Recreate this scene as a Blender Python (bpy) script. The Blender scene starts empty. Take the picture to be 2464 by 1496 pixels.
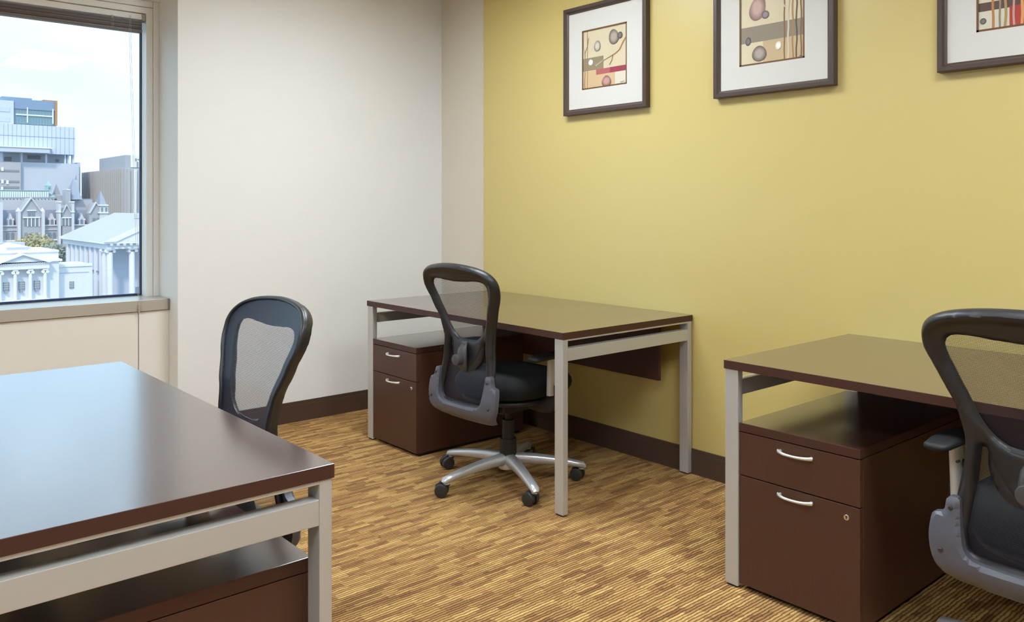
import bpy, bmesh, math, random
from mathutils import Vector, Matrix
from mathutils.geometry import delaunay_2d_cdt
random.seed(7)
sc = bpy.context.scene
C = sc.collection
PI = math.pi

# ------------------------------------------------------------------ camera
YAW = math.radians(49.1336); CAMZ = 1.2677; FPX = 1991.13; HOR = 494.3
cam_d = bpy.data.cameras.new('camera'); cam = bpy.data.objects.new('camera', cam_d); C.objects.link(cam)
cam_d.sensor_width = 36.0; cam_d.lens = FPX * 36.0 / 2464.0
cam_d.shift_y = -(748.0 - HOR) / 2464.0
cam_d.clip_start = 0.02; cam_d.clip_end = 3000
cam.location = (0, 0, CAMZ); cam.rotation_euler = (PI / 2, 0, YAW)
sc.camera = cam

# ------------------------------------------------------------------ view
vs = sc.view_settings
vs.view_transform = 'Standard'; vs.look = 'None'; vs.gamma = 1.0; vs.use_curve_mapping = False
vs.exposure = 0.0

# ------------------------------------------------------------------ world (bright hazy sky with soft clouds)
SKY_STRENGTH = 2.7
w = bpy.data.worlds.new('sky'); sc.world = w; w.use_nodes = True
nt = w.node_tree; nt.nodes.clear()
o_ = nt.nodes.new('ShaderNodeOutputWorld'); bg = nt.nodes.new('ShaderNodeBackground')
tc = nt.nodes.new('ShaderNodeTexCoord'); mp = nt.nodes.new('ShaderNodeMapping'); mp.inputs['Scale'].default_value = (2.2, 2.2, 7.0)
nz = nt.nodes.new('ShaderNodeTexNoise'); nz.inputs['Scale'].default_value = 1.6; nz.inputs['Detail'].default_value = 4
cr = nt.nodes.new('ShaderNodeValToRGB')
cr.color_ramp.elements[0].position = 0.38; cr.color_ramp.elements[0].color = (0.37, 0.555, 0.70, 1)
cr.color_ramp.elements[1].position = 0.62; cr.color_ramp.elements[1].color = (0.45, 0.585, 0.68, 1)
nt.links.new(tc.outputs['Generated'], mp.inputs['Vector']); nt.links.new(mp.outputs['Vector'], nz.inputs['Vector'])
nt.links.new(nz.outputs['Fac'], cr.inputs['Fac']); nt.links.new(cr.outputs['Color'], bg.inputs['Color'])
bg.inputs['Strength'].default_value = SKY_STRENGTH
nt.links.new(bg.outputs['Background'], o_.inputs['Surface'])

# sun: high, from behind the building, so it only reaches the facades outside
sd = bpy.data.lights.new('sun', 'SUN'); sd.energy = 2.5; sd.angle = math.radians(6); sd.color = (1.0, 0.82, 0.66)
so = bpy.data.objects.new('sun', sd); C.objects.link(so)
so.rotation_euler = Vector((-0.62, 0.45, -0.72)).to_track_quat('-Z', 'Y').to_euler(); so.location = (6, -4, 12)

LIGHT = 28.5      # radiance of the ceiling light lenses

# ------------------------------------------------------------------ helpers
def lin(c):
    f = lambda v: (v / 12.92 if v <= 0.04045 else ((v + 0.055) / 1.055) ** 2.4)
    return tuple(f(v / 255.0) for v in c[:3]) + (1.0,)

MATS = {}
def mat(name, rgb, rough=0.5, metal=0.0, spec=0.5, coat=0.0, coat_rough=0.1, coat_ior=1.5, noise=0.0, nscale=30.0, bump=0.0, bscale=200.0, emit=None, emit_s=0.0, stretch=(1, 1, 1)):
    if name in MATS: return MATS[name]
    m = bpy.data.materials.new(name); m.use_nodes = True
    t = m.node_tree; b = t.nodes['Principled BSDF']
    b.inputs['Base Color'].default_value = lin(rgb); b.inputs['Roughness'].default_value = rough
    b.inputs['Metallic'].default_value = metal; b.inputs['Specular IOR Level'].default_value = spec
    b.inputs['Coat Weight'].default_value = coat; b.inputs['Coat Roughness'].default_value = coat_rough; b.inputs['Coat IOR'].default_value = coat_ior
    if emit:
        b.inputs['Emission Color'].default_value = lin(emit); b.inputs['Emission Strength'].default_value = emit_s
    if noise > 0 or bump > 0:
        tcn = t.nodes.new('ShaderNodeTexCoord'); mpn = t.nodes.new('ShaderNodeMapping'); mpn.inputs['Scale'].default_value = stretch
        t.links.new(tcn.outputs['Object'], mpn.inputs['Vector'])
    if noise > 0:
        n = t.nodes.new('ShaderNodeTexNoise'); n.inputs['Scale'].default_value = nscale; n.inputs['Detail'].default_value = 5
        mx = t.nodes.new('ShaderNodeMix'); mx.data_type = 'RGBA'
        a = lin([max(0, v * (1 - noise)) for v in rgb]); c2 = lin([min(255, v * (1 + noise)) for v in rgb])
        mx.inputs[6].default_value = a; mx.inputs[7].default_value = c2
        t.links.new(mpn.outputs['Vector'], n.inputs['Vector'])
        t.links.new(n.outputs['Fac'], mx.inputs[0]); t.links.new(mx.outputs[2], b.inputs['Base Color'])
    if bump > 0:
        n2 = t.nodes.new('ShaderNodeTexNoise'); n2.inputs['Scale'].default_value = bscale; n2.inputs['Detail'].default_value = 2
        bp = t.nodes.new('ShaderNodeBump'); bp.inputs['Strength'].default_value = bump; bp.inputs['Distance'].default_value = 0.002
        t.links.new(mpn.outputs['Vector'], n2.inputs['Vector']); t.links.new(n2.outputs['Fac'], bp.inputs['Height'])
        t.links.new(bp.outputs['Normal'], b.inputs['Normal'])
    MATS[name] = m
    return m

def box(bm, x0, x1, y0, y1, z0, z1, bev=0.0, seg=2):
    x0, x1 = min(x0, x1), max(x0, x1); y0, y1 = min(y0, y1), max(y0, y1); z0, z1 = min(z0, z1), max(z0, z1)
    r = bmesh.ops.create_cube(bm, size=1.0)
    for v in r['verts']:
        v.co = Vector(((v.co.x + .5) * (x1 - x0) + x0, (v.co.y + .5) * (y1 - y0) + y0, (v.co.z + .5) * (z1 - z0) + z0))
    if bev > 0:
        es = list({e for v in r['verts'] for e in v.link_edges})
        bmesh.ops.bevel(bm, geom=es, offset=bev, segments=seg, affect='EDGES', profile=0.5)

def B(*a, bev=0.0, seg=2):
    bm = bmesh.new(); box(bm, *a, bev=bev, seg=seg); return bm

def cyl(bm, p0, p1, r0, r1=None, n=20, bev=0.0):
    r1 = r0 if r1 is None else r1
    p0 = Vector(p0); p1 = Vector(p1); d = p1 - p0
    q = d.to_track_quat('Z', 'Y').to_matrix().to_4x4()
    r = bmesh.ops.create_cone(bm, cap_ends=True, cap_tris=False, segments=n, radius1=r0, radius2=r1, depth=d.length)
    mtx = Matrix.Translation((p0 + p1) / 2) @ q
    bmesh.ops.transform(bm, matrix=mtx, verts=r['verts'])
    if bev > 0:
        es = [e for e in {e for v in r['verts'] for e in v.link_edges} if any(len(f.verts) > 4 for f in e.link_faces)]
        bmesh.ops.bevel(bm, geom=es, offset=bev, segments=3, affect='EDGES', profile=0.5)

def sweep(bm, pts, secs, n=12, up=(0, 0, 1), power=2.0, cap=True):
    """pts: centres; secs: (half width, half height) per point; superellipse section"""
    pts = [Vector(p) for p in pts]; rings = []
    for i, p in enumerate(pts):
        a = pts[max(i - 1, 0)]; b = pts[min(i + 1, len(pts) - 1)]
        t = (b - a).normalized(); u = Vector(up)
        s = t.cross(u)
        if s.length < 1e-4: s = t.cross(Vector((1, 0, 0)))
        s.normalize(); v = s.cross(t).normalized()
        hw, hh = secs[i]; ring = []
        for k in range(n):
            an = 2 * PI * k / n; c, d = math.cos(an), math.sin(an)
            cx = math.copysign(abs(c) ** (2 / power), c); cy = math.copysign(abs(d) ** (2 / power), d)
            ring.append(bm.verts.new(p + s * (hw * cx) + v * (hh * cy)))
        rings.append(ring)
    for i in range(len(rings) - 1):
        for k in range(n):
            bm.faces.new((rings[i][k], rings[i][(k + 1) % n], rings[i + 1][(k + 1) % n], rings[i + 1][k]))
    if cap:
        bm.faces.new(list(reversed(rings[0]))); bm.faces.new(rings[-1])

def obj(name, bm, m, parent=None, smooth=False, auto=None):
    bmesh.ops.recalc_face_normals(bm, faces=bm.faces[:])
    me = bpy.data.meshes.new(name); bm.to_mesh(me); bm.free()
    me.materials.append(m)
    if smooth:
        me.polygons.foreach_set('use_smooth', [True] * len(me.polygons))
        if auto:
            me.set_sharp_from_angle(angle=math.radians(auto))
    o = bpy.data.objects.new(name, me); C.objects.link(o)
    if parent is not None: o.parent = parent
    return o

def edge_mat(o, m):
    o.data.materials.append(m)
    for p in o.data.polygons:
        if abs(p.normal.z) < .6: p.material_index = 1
    return o

def tag(o, label=None, cat=None, group=None, kind=None):
    if label: o['label'] = label
    if cat: o['category'] = cat
    if group: o['group'] = group
    if kind: o['kind'] = kind
    return o

def empty(name, loc=(0, 0, 0), rz=0.0):
    o = bpy.data.objects.new(name, None); C.objects.link(o); o.empty_display_size = 0.1
    o.location = loc; o.rotation_euler = (0, 0, rz); return o

def copy_tree(o, parent=None):
    c = o.copy(); C.objects.link(c); c.parent = parent
    for ch in list(o.children): copy_tree(ch, c)
    return c

def catmull(pts, closed=True, step=0.008):
    out = []; n = len(pts)
    rng = range(n) if closed else range(n - 1)
    for i in rng:
        p0 = pts[(i - 1) % n] if closed or i > 0 else pts[0]
        p1 = pts[i]; p2 = pts[(i + 1) % n]
        p3 = pts[(i + 2) % n] if closed or i + 2 < n else pts[-1]
        L = math.dist(p1, p2); k = max(1, int(L / step))
        for j in range(k):
            t = j / k
            out.append(tuple(0.5 * ((2 * p1[a]) + (-p0[a] + p2[a]) * t + (2 * p0[a] - 5 * p1[a] + 4 * p2[a] - p3[a]) * t * t + (-p0[a] + 3 * p1[a] - 3 * p2[a] + p3[a]) * t ** 3) for a in range(len(p1))))
    if not closed: out.append(tuple(pts[-1]))
    return out

def inpoly(x, y, P):
    r = False; j = len(P) - 1
    for i in range(len(P)):
        if (P[i][1] > y) != (P[j][1] > y) and x < (P[j][0] - P[i][0]) * (y - P[i][1]) / (P[j][1] - P[i][1]) + P[i][0]: r = not r
        j = i
    return r

def segd(x, y, loops):
    best = 9.0
    for P in loops:
        n = len(P)
        for i in range(n):
            ax, ay = P[i]; bx, by = P[(i + 1) % n]
            dx, dy = bx - ax, by - ay; L2 = dx * dx + dy * dy
            t = 0 if L2 == 0 else max(0, min(1, ((x - ax) * dx + (y - ay) * dy) / L2))
            d = (x - ax - t * dx) ** 2 + (y - ay - t * dy) ** 2
            if d < best: best = d
    return math.sqrt(best)

def region_mesh(outer, holes, grid):
    """triangulated flat region: returns (2D verts, tris, distance to the edge, boundary loops)"""
    loops = [outer] + holes; pts = []; edges = []; ring = []
    for P in loops:
        s = len(pts); pts += [Vector(p) for p in P]; n = len(P)
        edges += [(s + i, s + (i + 1) % n) for i in range(n)]
    xs = [p[0] for p in outer]; ys = [p[1] for p in outer]
    y = min(ys); row = 0
    while y < max(ys):
        x = min(xs) + (grid / 2 if row % 2 else 0)
        while x < max(xs):
            if inpoly(x, y, outer) and not any(inpoly(x, y, h) for h in holes) and segd(x, y, loops) > grid * 0.55: pts.append(Vector((x, y)))
            x += grid
        y += grid * 0.87; row += 1
    V, E_, F, _, _, _ = delaunay_2d_cdt(pts, edges, [], 0, 1e-6)
    T = []
    for f in F:
        cx = sum(V[i].x for i in f) / 3; cy = sum(V[i].y for i in f) / 3
        if inpoly(cx, cy, outer) and not any(inpoly(cx, cy, h) for h in holes): T.append(tuple(f))
    D = [segd(v.x, v.y, loops) for v in V]
    return V, T, D

def shell(V, T, D, fpos, front, back):
    """closed shell: fpos(u, v) gives the mid surface (x, y, z); front(d, v) / back(d, v) offsets along +y / -y"""
    bm = bmesh.new(); n = len(V)
    A = []; Bk = []
    for i in range(n):
        u, v = V[i].x, V[i].y; p = fpos(u, v)
        A.append(bm.verts.new((p[0], p[1] + front(D[i], u, v), p[2])))
        Bk.append(bm.verts.new((p[0], p[1] - back(D[i], u, v), p[2])))
    cnt = {}
    for t in T:
        bm.faces.new([A[i] for i in t]); bm.faces.new([Bk[i] for i in reversed(t)])
        for a, b in ((t[0], t[1]), (t[1], t[2]), (t[2], t[0])):
            k = (min(a, b), max(a, b)); cnt.setdefault(k, []).append((a, b))
    for k, l in cnt.items():
        if len(l) == 1:
            a, b = l[0]; bm.faces.new((A[b], A[a], Bk[a], Bk[b]))
    return bm

# ------------------------------------------------------------------ materials
M_WHITE = mat('paint_white', (231, 227, 221), 0.55, spec=0.35, bump=0.06, bscale=350)
M_JAMB = mat('paint_cream', (228, 221, 209), 0.55, spec=0.35, bump=0.06, bscale=350)
M_GREEN = mat('paint_olive_green', (203, 181, 110), 0.36, spec=0.85, bump=0.06, bscale=350)
M_CEIL = mat('ceiling_tile', (225, 222, 215), 0.9, bump=0.3, bscale=120)
M_BASE = mat('baseboard_brown', (78, 58, 47), 0.4)
M_WOOD = mat('espresso_laminate', (66, 39, 30), 0.32, spec=0.5, coat=1.0, coat_rough=0.17, coat_ior=2.1, noise=0.08, nscale=8, stretch=(1, 14, 14))
M_WOODF = mat('espresso_front', (80, 51, 39), 0.38, spec=0.4, noise=0.07, nscale=10, stretch=(14, 14, 1))
M_EDGE = mat('espresso_edge', (74, 45, 36), 0.45, spec=0.3)
M_SILVER = mat('silver_paint', (196, 193, 188), 0.36, metal=0.35, spec=0.5)
M_CHROME = mat('brushed_steel', (225, 225, 222), 0.22, metal=1.0)
M_BLACKP = mat('black_plastic', (38, 36, 37), 0.38, spec=0.5, bump=0.08, bscale=900)
M_GREYP = mat('slate_plastic', (88, 88, 97), 0.42, spec=0.5, bump=0.05, bscale=900)
M_KNOB = mat('graphite_plastic', (74, 72, 73), 0.42)
M_HANDLE = mat('satin_nickel', (226, 224, 218), 0.34, metal=0.55)
M_DARK = mat('dark_plastic', (26, 25, 25), 0.5)
M_SEAT = mat('black_fabric', (11, 11, 11), 0.95, bump=0.5, bscale=900)
M_RUBBER = mat('caster_rubber', (44, 41, 39), 0.5)
M_BASESIL = mat('base_silver', (196, 195, 194), 0.3, metal=0.55, spec=0.6)
M_FRAMEW = mat('window_aluminium', (236, 233, 228), 0.4, spec=0.5)
M_SILL = mat('sill_metal', (188, 179, 166), 0.3, spec=0.6, metal=0.25)
M_PFRAME = mat('picture_frame_wood', (74, 58, 50), 0.4, noise=0.06, nscale=20)
M_MATB = mat('mat_board', (208, 203, 195), 0.7)

def mesh_fabric():
    m = bpy.data.materials.new('mesh_fabric'); m.use_nodes = True; t = m.node_tree
    b = t.nodes['Principled BSDF']; out = t.nodes['Material Output']
    b.inputs['Base Color'].default_value = lin((34, 36, 52)); b.inputs['Roughness'].default_value = 0.45; b.inputs['Specular IOR Level'].default_value = 0.6
    b.inputs['Sheen Weight'].default_value = 0.3; b.inputs['Sheen Tint'].default_value = lin((120, 130, 190))
    tcn = t.nodes.new('ShaderNodeTexCoord'); sp = t.nodes.new('ShaderNodeSeparateXYZ'); t.links.new(tcn.outputs['Object'], sp.inputs[0])
    def mth(op, a, bv=None):
        n = t.nodes.new('ShaderNodeMath'); n.operation = op
        for i, v in enumerate((a, bv)):
            if v is None: continue
            if isinstance(v, (int, float)): n.inputs[i].default_value = v
            else: t.links.new(v, n.inputs[i])
        return n.outputs[0]
    sx = mth('SINE', mth('MULTIPLY', sp.outputs['X'], 2 * PI / 0.0046)); sz = mth('SINE', mth('MULTIPLY', sp.outputs['Z'], 2 * PI / 0.0072))
    pr = mth('MULTIPLY', sx, sz)
    hole = mth('GREATER_THAN', mth('ABSOLUTE', pr), 0.27)
    fac = mth('MULTIPLY', hole, 0.93)
    tr = t.nodes.new('ShaderNodeBsdfTransparent'); mx = t.nodes.new('ShaderNodeMixShader')
    t.links.new(fac, mx.inputs[0]); t.links.new(b.outputs[0], mx.inputs[1]); t.links.new(tr.outputs[0], mx.inputs[2]); t.links.new(mx.outputs[0], out.inputs['Surface'])
    return m
M_MESH = mesh_fabric()

def glass_mat():
    m = bpy.data.materials.new('window_glass'); m.use_nodes = True; t = m.node_tree
    t.nodes.remove(t.nodes['Principled BSDF']); out = t.nodes['Material Output']
    tr = t.nodes.new('ShaderNodeBsdfTransparent'); tr.inputs[0].default_value = (0.96, 0.985, 1.0, 1)
    gl = t.nodes.new('ShaderNodeBsdfGlossy'); gl.inputs['Roughness'].default_value = 0.02
    lw = t.nodes.new('ShaderNodeLayerWeight'); lw.inputs['Blend'].default_value = 0.5
    pw = t.nodes.new('ShaderNodeMath'); pw.operation = 'POWER'; pw.inputs[1].default_value = 5.0; t.links.new(lw.outputs['Facing'], pw.inputs[0])
    fr = t.nodes.new('ShaderNodeMath'); fr.operation = 'MULTIPLY_ADD'; fr.inputs[1].default_value = 0.5; fr.inputs[2].default_value = 0.022; t.links.new(pw.outputs[0], fr.inputs[0])
    mx = t.nodes.new('ShaderNodeMixShader')
    t.links.new(fr.outputs[0], mx.inputs[0]); t.links.new(tr.outputs[0], mx.inputs[1]); t.links.new(gl.outputs[0], mx.inputs[2]); t.links.new(mx.outputs[0], out.inputs['Surface'])
    return m
M_GLASS = glass_mat()

def carpet_mat():
    m = bpy.data.materials.new('loop_carpet'); m.use_nodes = True; t = m.node_tree; b = t.nodes['Principled BSDF']
    b.inputs['Roughness'].default_value = 0.95; b.inputs['Specular IOR Level'].default_value = 0.1
    g = t.nodes.new('ShaderNodeNewGeometry'); sp = t.nodes.new('ShaderNodeSeparateXYZ'); t.links.new(g.outputs['Position'], sp.inputs[0])
    X0, Y = sp.outputs['X'], sp.outputs['Y']
    def noise(sx, sy, detail=2.0):
        m_ = t.nodes.new('ShaderNodeMapping'); m_.inputs['Scale'].default_value = (sx, sy, 0); t.links.new(g.outputs['Position'], m_.inputs['Vector'])
        n_ = t.nodes.new('ShaderNodeTexNoise'); n_.inputs['Scale'].default_value = 1.0; n_.inputs['Detail'].default_value = detail; t.links.new(m_.outputs['Vector'], n_.inputs['Vector']); return n_.outputs['Fac']
    wob = noise(26, 34, 2.0)
    wn_ = t.nodes.new('ShaderNodeMath'); wn_.operation = 'MULTIPLY_ADD'; t.links.new(wob, wn_.inputs[0]); wn_.inputs[1].default_value = 0.010; t.links.new(X0, wn_.inputs[2])
    X = wn_.outputs[0]
    def mth(op, a, bv=None, cv=None):
        n = t.nodes.new('ShaderNodeMath'); n.operation = op
        for i, v in enumerate((a, bv, cv)):
            if v is None: continue
            if isinstance(v, (int, float)): n.inputs[i].default_value = v
            else: t.links.new(v, n.inputs[i])
        return n.outputs[0]
    def wn(a, bb=None):
        n = t.nodes.new('ShaderNodeTexWhiteNoise'); n.noise_dimensions = '2D'
        c = t.nodes.new('ShaderNodeCombineXYZ')
        t.links.new(a, c.inputs[0])
        if bb is not None: t.links.new(bb, c.inputs[1])
        t.links.new(c.outputs[0], n.inputs['Vector']); return n.outputs['Value']
    def cells(p, L, k):
        r = mth('FLOOR', mth('DIVIDE', X, p)); off = wn(mth('ADD', r, 17.3 * k))
        s = mth('FLOOR', mth('ADD', mth('DIVIDE', Y, L), mth('MULTIPLY', off, 9.0)))
        return wn(mth('ADD', r, 3.7 * k), s)
    P = 0.0125
    fine = cells(P, 0.16, 1.0); mid = cells(P * 2, 0.095, 2.0)
    val = mth('ADD', mth('MULTIPLY', fine, 0.45), mth('MULTIPLY', mid, 0.55))
    ramp = t.nodes.new('ShaderNodeValToRGB'); e = ramp.color_ramp.elements
    e[0].position = 0.14; e[0].color = lin((154, 112, 72)); e[1].position = 0.86; e[1].color = lin((224, 180, 113))
    for p, c in ((0.30, (176, 130, 82)), (0.50, (195, 148, 92)), (0.68, (209, 163, 101))):
        n = e.new(p); n.color = lin(c)
    t.links.new(val, ramp.inputs['Fac'])
    # loops and gaps between the rows of yarn
    rows = mth('ABSOLUTE', mth('SINE', mth('MULTIPLY', X, PI / P)))
    rsel = wn(mth('FLOOR', mth('DIVIDE', X, P)), mth('FLOOR', mth('DIVIDE', Y, 0.11)))
    ph = mth('MULTIPLY', wn(mth('FLOOR', mth('DIVIDE', X, P))), 6.28)
    lp = mth('MULTIPLY_ADD', noise(150, 210, 1.0), 2.2, -0.6)
    lpm = mth('ADD', mth('MULTIPLY', lp, mth('MULTIPLY', mth('GREATER_THAN', rsel, 0.45), 0.75)), mth('MULTIPLY', mth('LESS_THAN', rsel, 0.45), 0.55))
    hgt = mth('ADD', mth('MULTIPLY', mth('POWER', rows, 0.7), 0.7), mth('MULTIPLY', lpm, 0.55))
    hgt = mth('ADD', hgt, mth('MULTIPLY', fine, 0.5))
    dk = mth('ADD', mth('MULTIPLY', mth('POWER', rows, 0.85), 0.78), 0.18)
    dk2 = mth('MULTIPLY', dk, mth('ADD', mth('MULTIPLY', lpm, 0.5), 0.75))
    mx = t.nodes.new('ShaderNodeMix'); mx.data_type = 'RGBA'; mx.blend_type = 'MULTIPLY'; mx.inputs[0].default_value = 1.0
    cc = t.nodes.new('ShaderNodeCombineColor'); t.links.new(dk2, cc.inputs[0]); t.links.new(dk2, cc.inputs[1]); t.links.new(dk2, cc.inputs[2])
    t.links.new(ramp.outputs['Color'], mx.inputs[6]); t.links.new(cc.outputs[0], mx.inputs[7]); t.links.new(mx.outputs[2], b.inputs['Base Color'])
    bp = t.nodes.new('ShaderNodeBump'); bp.inputs['Strength'].default_value = 0.9; bp.inputs['Distance'].default_value = 0.005
    t.links.new(hgt, bp.inputs['Height']); t.links.new(bp.outputs['Normal'], b.inputs['Normal'])
    return m
M_CARPET = carpet_mat()

# ------------------------------------------------------------------ room shell
WX = -4.507      # white wall plane
GY = 3.215       # green wall plane
CY = 3.276       # cream strip plane
RY = 1.541       # end of the window recess
CEIL = 2.74
XR, YF = 1.75, -2.45
def struct(name, bm, m, parent=None, kind='structure', **k):
    o = obj(name, bm, m, parent, **k)
    if parent is None: o['kind'] = kind
    return o
struct('floor', B(-5.1, XR + .1, YF - .1, 3.6, -.12, 0), M_CARPET)
ceil_bm = bmesh.new()
struct('wall_left', B(-5.0, WX, RY, 3.6, 0, CEIL), M_WHITE)
struct('wall_corner', B(WX - .05, -3.6, CY, 3.6, 0, CEIL), mat('paint_cream_shaded', (219, 209, 192), .55, spec=.35, bump=.06, bscale=350))  # strip's cream paint darkened, shade of its turned face put into the colour
struct('wall_back', B(-3.985, XR + .1, GY, 3.6, 0, CEIL), M_GREEN)
struct('wall_right', B(XR, XR + .12, YF - .1, 3.6, 0, CEIL), M_WHITE)
struct('wall_front', B(-5.1, XR + .12, YF - .12, YF, 0, CEIL), M_WHITE)
# window wall: under the sill two flush panels, above the window a header, left of it a pier
FX = -4.81       # window frame face
ZS, ZH = 0.762, 2.334
YW0 = -1.75      # far end of the window (outside the picture)
ww = struct('wall_window', B(-5.05, -4.66, YF, RY, 0, .68), M_JAMB)
for a, b in ((1.384, RY), (0.1, 1.380), (-1.2, .096), (YF, -1.204)):
    struct('panel', B(-4.66, -4.642, a, b, 0.11, .700, bev=.002), M_JAMB, ww)
struct('header', B(-5.05, -4.79, YF, RY, ZH + .07, CEIL), M_JAMB, ww)
struct('pier', B(-5.05, -4.79, YF, YW0 - .06, .68, CEIL), M_JAMB, ww)
# ceiling of lay-in tiles with light openings
LIGHTS = [(-2.85, 2.1), (-0.3, 1.9), (-2.6, -0.5), (-0.3, -0.5)]
xs_ = sorted({-5.1, XR + .12} | {x + s * .60 for x, y in LIGHTS for s in (-1, 1)}); ys_ = sorted({YF - .12, 3.6} | {y + s * .30 for x, y in LIGHTS for s in (-1, 1)})
for a, b in zip(xs_, xs_[1:]):
    for c_, d_ in zip(ys_, ys_[1:]):
        if not any(abs((a + b) / 2 - x) < .60 and abs((c_ + d_) / 2 - y) < .30 for x, y in LIGHTS): box(ceil_bm, a, b, c_, d_, CEIL, CEIL + .1)
ce = struct('ceiling', ceil_bm, M_CEIL)

def baseboard(name, x0, x1, y0, y1, h=.118):
    bm = bmesh.new(); box(bm, x0, x1, y0, y1, 0, h - .02)
    dx = .004 if abs(x1 - x0) < abs(y1 - y0) else 0; dy = .004 if dx == 0 else 0
    box(bm, x0, x1 - dx, y0 + dy, y1, h - .02, h)
    struct(name, bm, M_BASE)
baseboard('baseboard_left', WX, WX + .012, RY + .002, CY)
baseboard('baseboard_corner', WX + .012, -3.985, CY - .012, CY)
baseboard('baseboard_back', -3.985, XR, GY - .012, GY)

# window
win = empty('window_1', (FX, 0, ZS)); win['kind'] = 'structure'
def wpart(name, a, m, bev=.002, parent=None):
    bm = bmesh.new(); box(bm, a[0] - FX, a[1] - FX, a[2], a[3], a[4] - ZS, a[5] - ZS, bev=bev)
    o = obj(name, bm, m, win); return o
for (a, b) in ((1.5095, RY), (YW0 - .06, YW0 - .03)):
    wpart('outer_jamb', (FX - .12, FX + .004, a, b, ZS, ZH + .16), M_FRAMEW)
for (a, b) in ((1.473, 1.508), (YW0 - .03, YW0 + .005)):
    wpart('inner_jamb', (FX - .11, FX, a, b, ZS, ZH + .002), M_FRAMEW)
wpart('outer_head', (FX - .12, FX + .002, YW0 - .03, 1.508, ZH + .036, ZH + .16), M_FRAMEW)
wpart('inner_head', (FX - .11, FX, YW0 - .03, 1.508, ZH, ZH + .034), M_FRAMEW)
M_GASK = mat('window_gasket', (24, 44, 82), 0.5)
wpart('gasket', (FX - .105, FX - .082, 1.466, 1.474, ZS + .004, ZH), M_GASK, 0)
wpart('gasket', (FX - .105, FX - .082, YW0 + .004, 1.466, ZS, ZS + .012), M_GASK, 0)
wpart('mullion', (FX - .11, FX - .02, -0.45, -0.40, ZS, ZH), M_FRAMEW)
wpart('pane', (FX - .096, FX - .090, YW0 + .003, -.45, ZS + .004, ZH - .002), M_GLASS, 0)
wpart('pane', (FX - .096, FX - .090, -.40, 1.474, ZS + .004, ZH - .002), M_GLASS, 0)
sill = empty('trim_1', (-4.63, 0, .70)); sill['kind'] = 'structure'
sb = bmesh.new(); box(sb, -.30, 0, YW0 - .05, RY - .003, .003, .0625, bev=.0015); obj('sill_board', sb, M_SILL, sill)
sb = bmesh.new(); box(sb, -.03, .0015, RY - .012, RY - .0035, .004, .061); obj('sill_end_cap', sb, mat('end_cap', (150, 140, 128), .5), sill)

# ceiling lights: recessed troffers, each with frame and glowing lens
def troffer(x, y, label):
    t = empty('ceiling_light', (x, y, CEIL)); tag(t, label, 'ceiling light', 'recessed ceiling lights')
    bm = bmesh.new()
    for a in ((-.62, .62, -.32, -.295), (-.62, .62, .295, .32), (-.62, -.595, -.295, .295), (.595, .62, -.295, .295)): box(bm, *a, -.006, 0)
    obj('frame', bm, M_FRAMEW, t)
    bm = bmesh.new()
    for a in ((-.60, .60, -.30, -.29), (-.60, .60, .29, .30), (-.60, -.59, -.29, .29), (.59, .60, -.29, .29)): box(bm, *a, 0, .125)
    box(bm, -.60, .60, -.30, .30, .125, .135)
    obj('housing', bm, mat('light_housing', (190, 188, 184), .6), t)
    obj('lens', B(-.589, .589, -.289, .289, .112, .118), mat('light_lens', (255, 255, 255), .6, emit=(231, 244, 255), emit_s=LIGHT), t)
for i, (x, y) in enumerate(LIGHTS):
    where = ('near the window wall', 'away from the window wall')[x > -2]
    row = {2.1: 'above the corner desk', 1.9: 'above the right desk', -0.5: 'behind the foreground desk'}[y]
    troffer(x, y, 'recessed rectangular ceiling light %s %s' % (row, where))

# ------------------------------------------------------------------ window blind, raised
bl = empty('venetian_blind', (FX - .04, 0, ZS))
tag(bl, 'taupe venetian blind pulled up to the top of the window', 'blind')
M_SLAT = mat('blind_slat', (116, 103, 98), .45, spec=.5)
obj('head_rail', B(-.022, .03, YW0 + .01, 1.452, 2.298 - ZS, 2.331 - ZS, bev=.003), M_FRAMEW, bl)
obj('rail_end_cap', B(-.024, .032, 1.452, 1.4715, 2.292 - ZS, 2.332 - ZS, bev=.003), mat('rail_cap', (165, 158, 148), .5), bl)
sl = B(-.02, .03, YW0 + .015, 1.4525, 0, .0022)
s0 = obj('slat', sl, M_SLAT, bl); N_SL = 14
for k in range(N_SL):
    s = s0 if k == 0 else s0.copy()
    if k: C.objects.link(s)
    s.parent = bl; s.location = (random.uniform(-.0015, .0015), random.uniform(-.003, .003), 2.247 - ZS + k * .0031); s.rotation_euler = (0, math.radians(random.uniform(-3, 3)), 0)
obj('bottom_rail', B(-.021, .031, YW0 + .013, 1.455, 2.229 - ZS, 2.2435 - ZS, bev=.003), M_SLAT, bl)
for yy in (1.30, .35, -.9):
    bm = bmesh.new()
    for k in range(9):
        zz = 2.236 - ZS + k * .0065
        sweep(bm, [(.031, yy - .007, zz), (.0375, yy + random.uniform(-.004, .004), zz + .002), (.031, yy + .007, zz + .003)], [(.0013, .0013)] * 3, n=6)
    cyl(bm, (.03, yy, 2.29 - ZS), (.03, yy, 2.302 - ZS), .005, n=10)
    obj('ladder_cord', bm, mat('cord', (188, 178, 164), .7), bl)
bm = bmesh.new()
sweep(bm, [(.034, 1.386, 2.315 - ZS), (.04, 1.383, 2.2 - ZS), (.2, 1.379, .80 - ZS), (.228, 1.379, .74 - ZS)], [(.0009, .0009)] * 4, n=6)
sweep(bm, [(.034, 1.392, 2.315 - ZS), (.04, 1.391, 2.2 - ZS), (.2, 1.386, .87 - ZS), (.225, 1.379, .78 - ZS)], [(.0009, .0009)] * 4, n=6)
obj('lift_cord', bm, mat('cord', (188, 178, 164), .7), bl)
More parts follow.
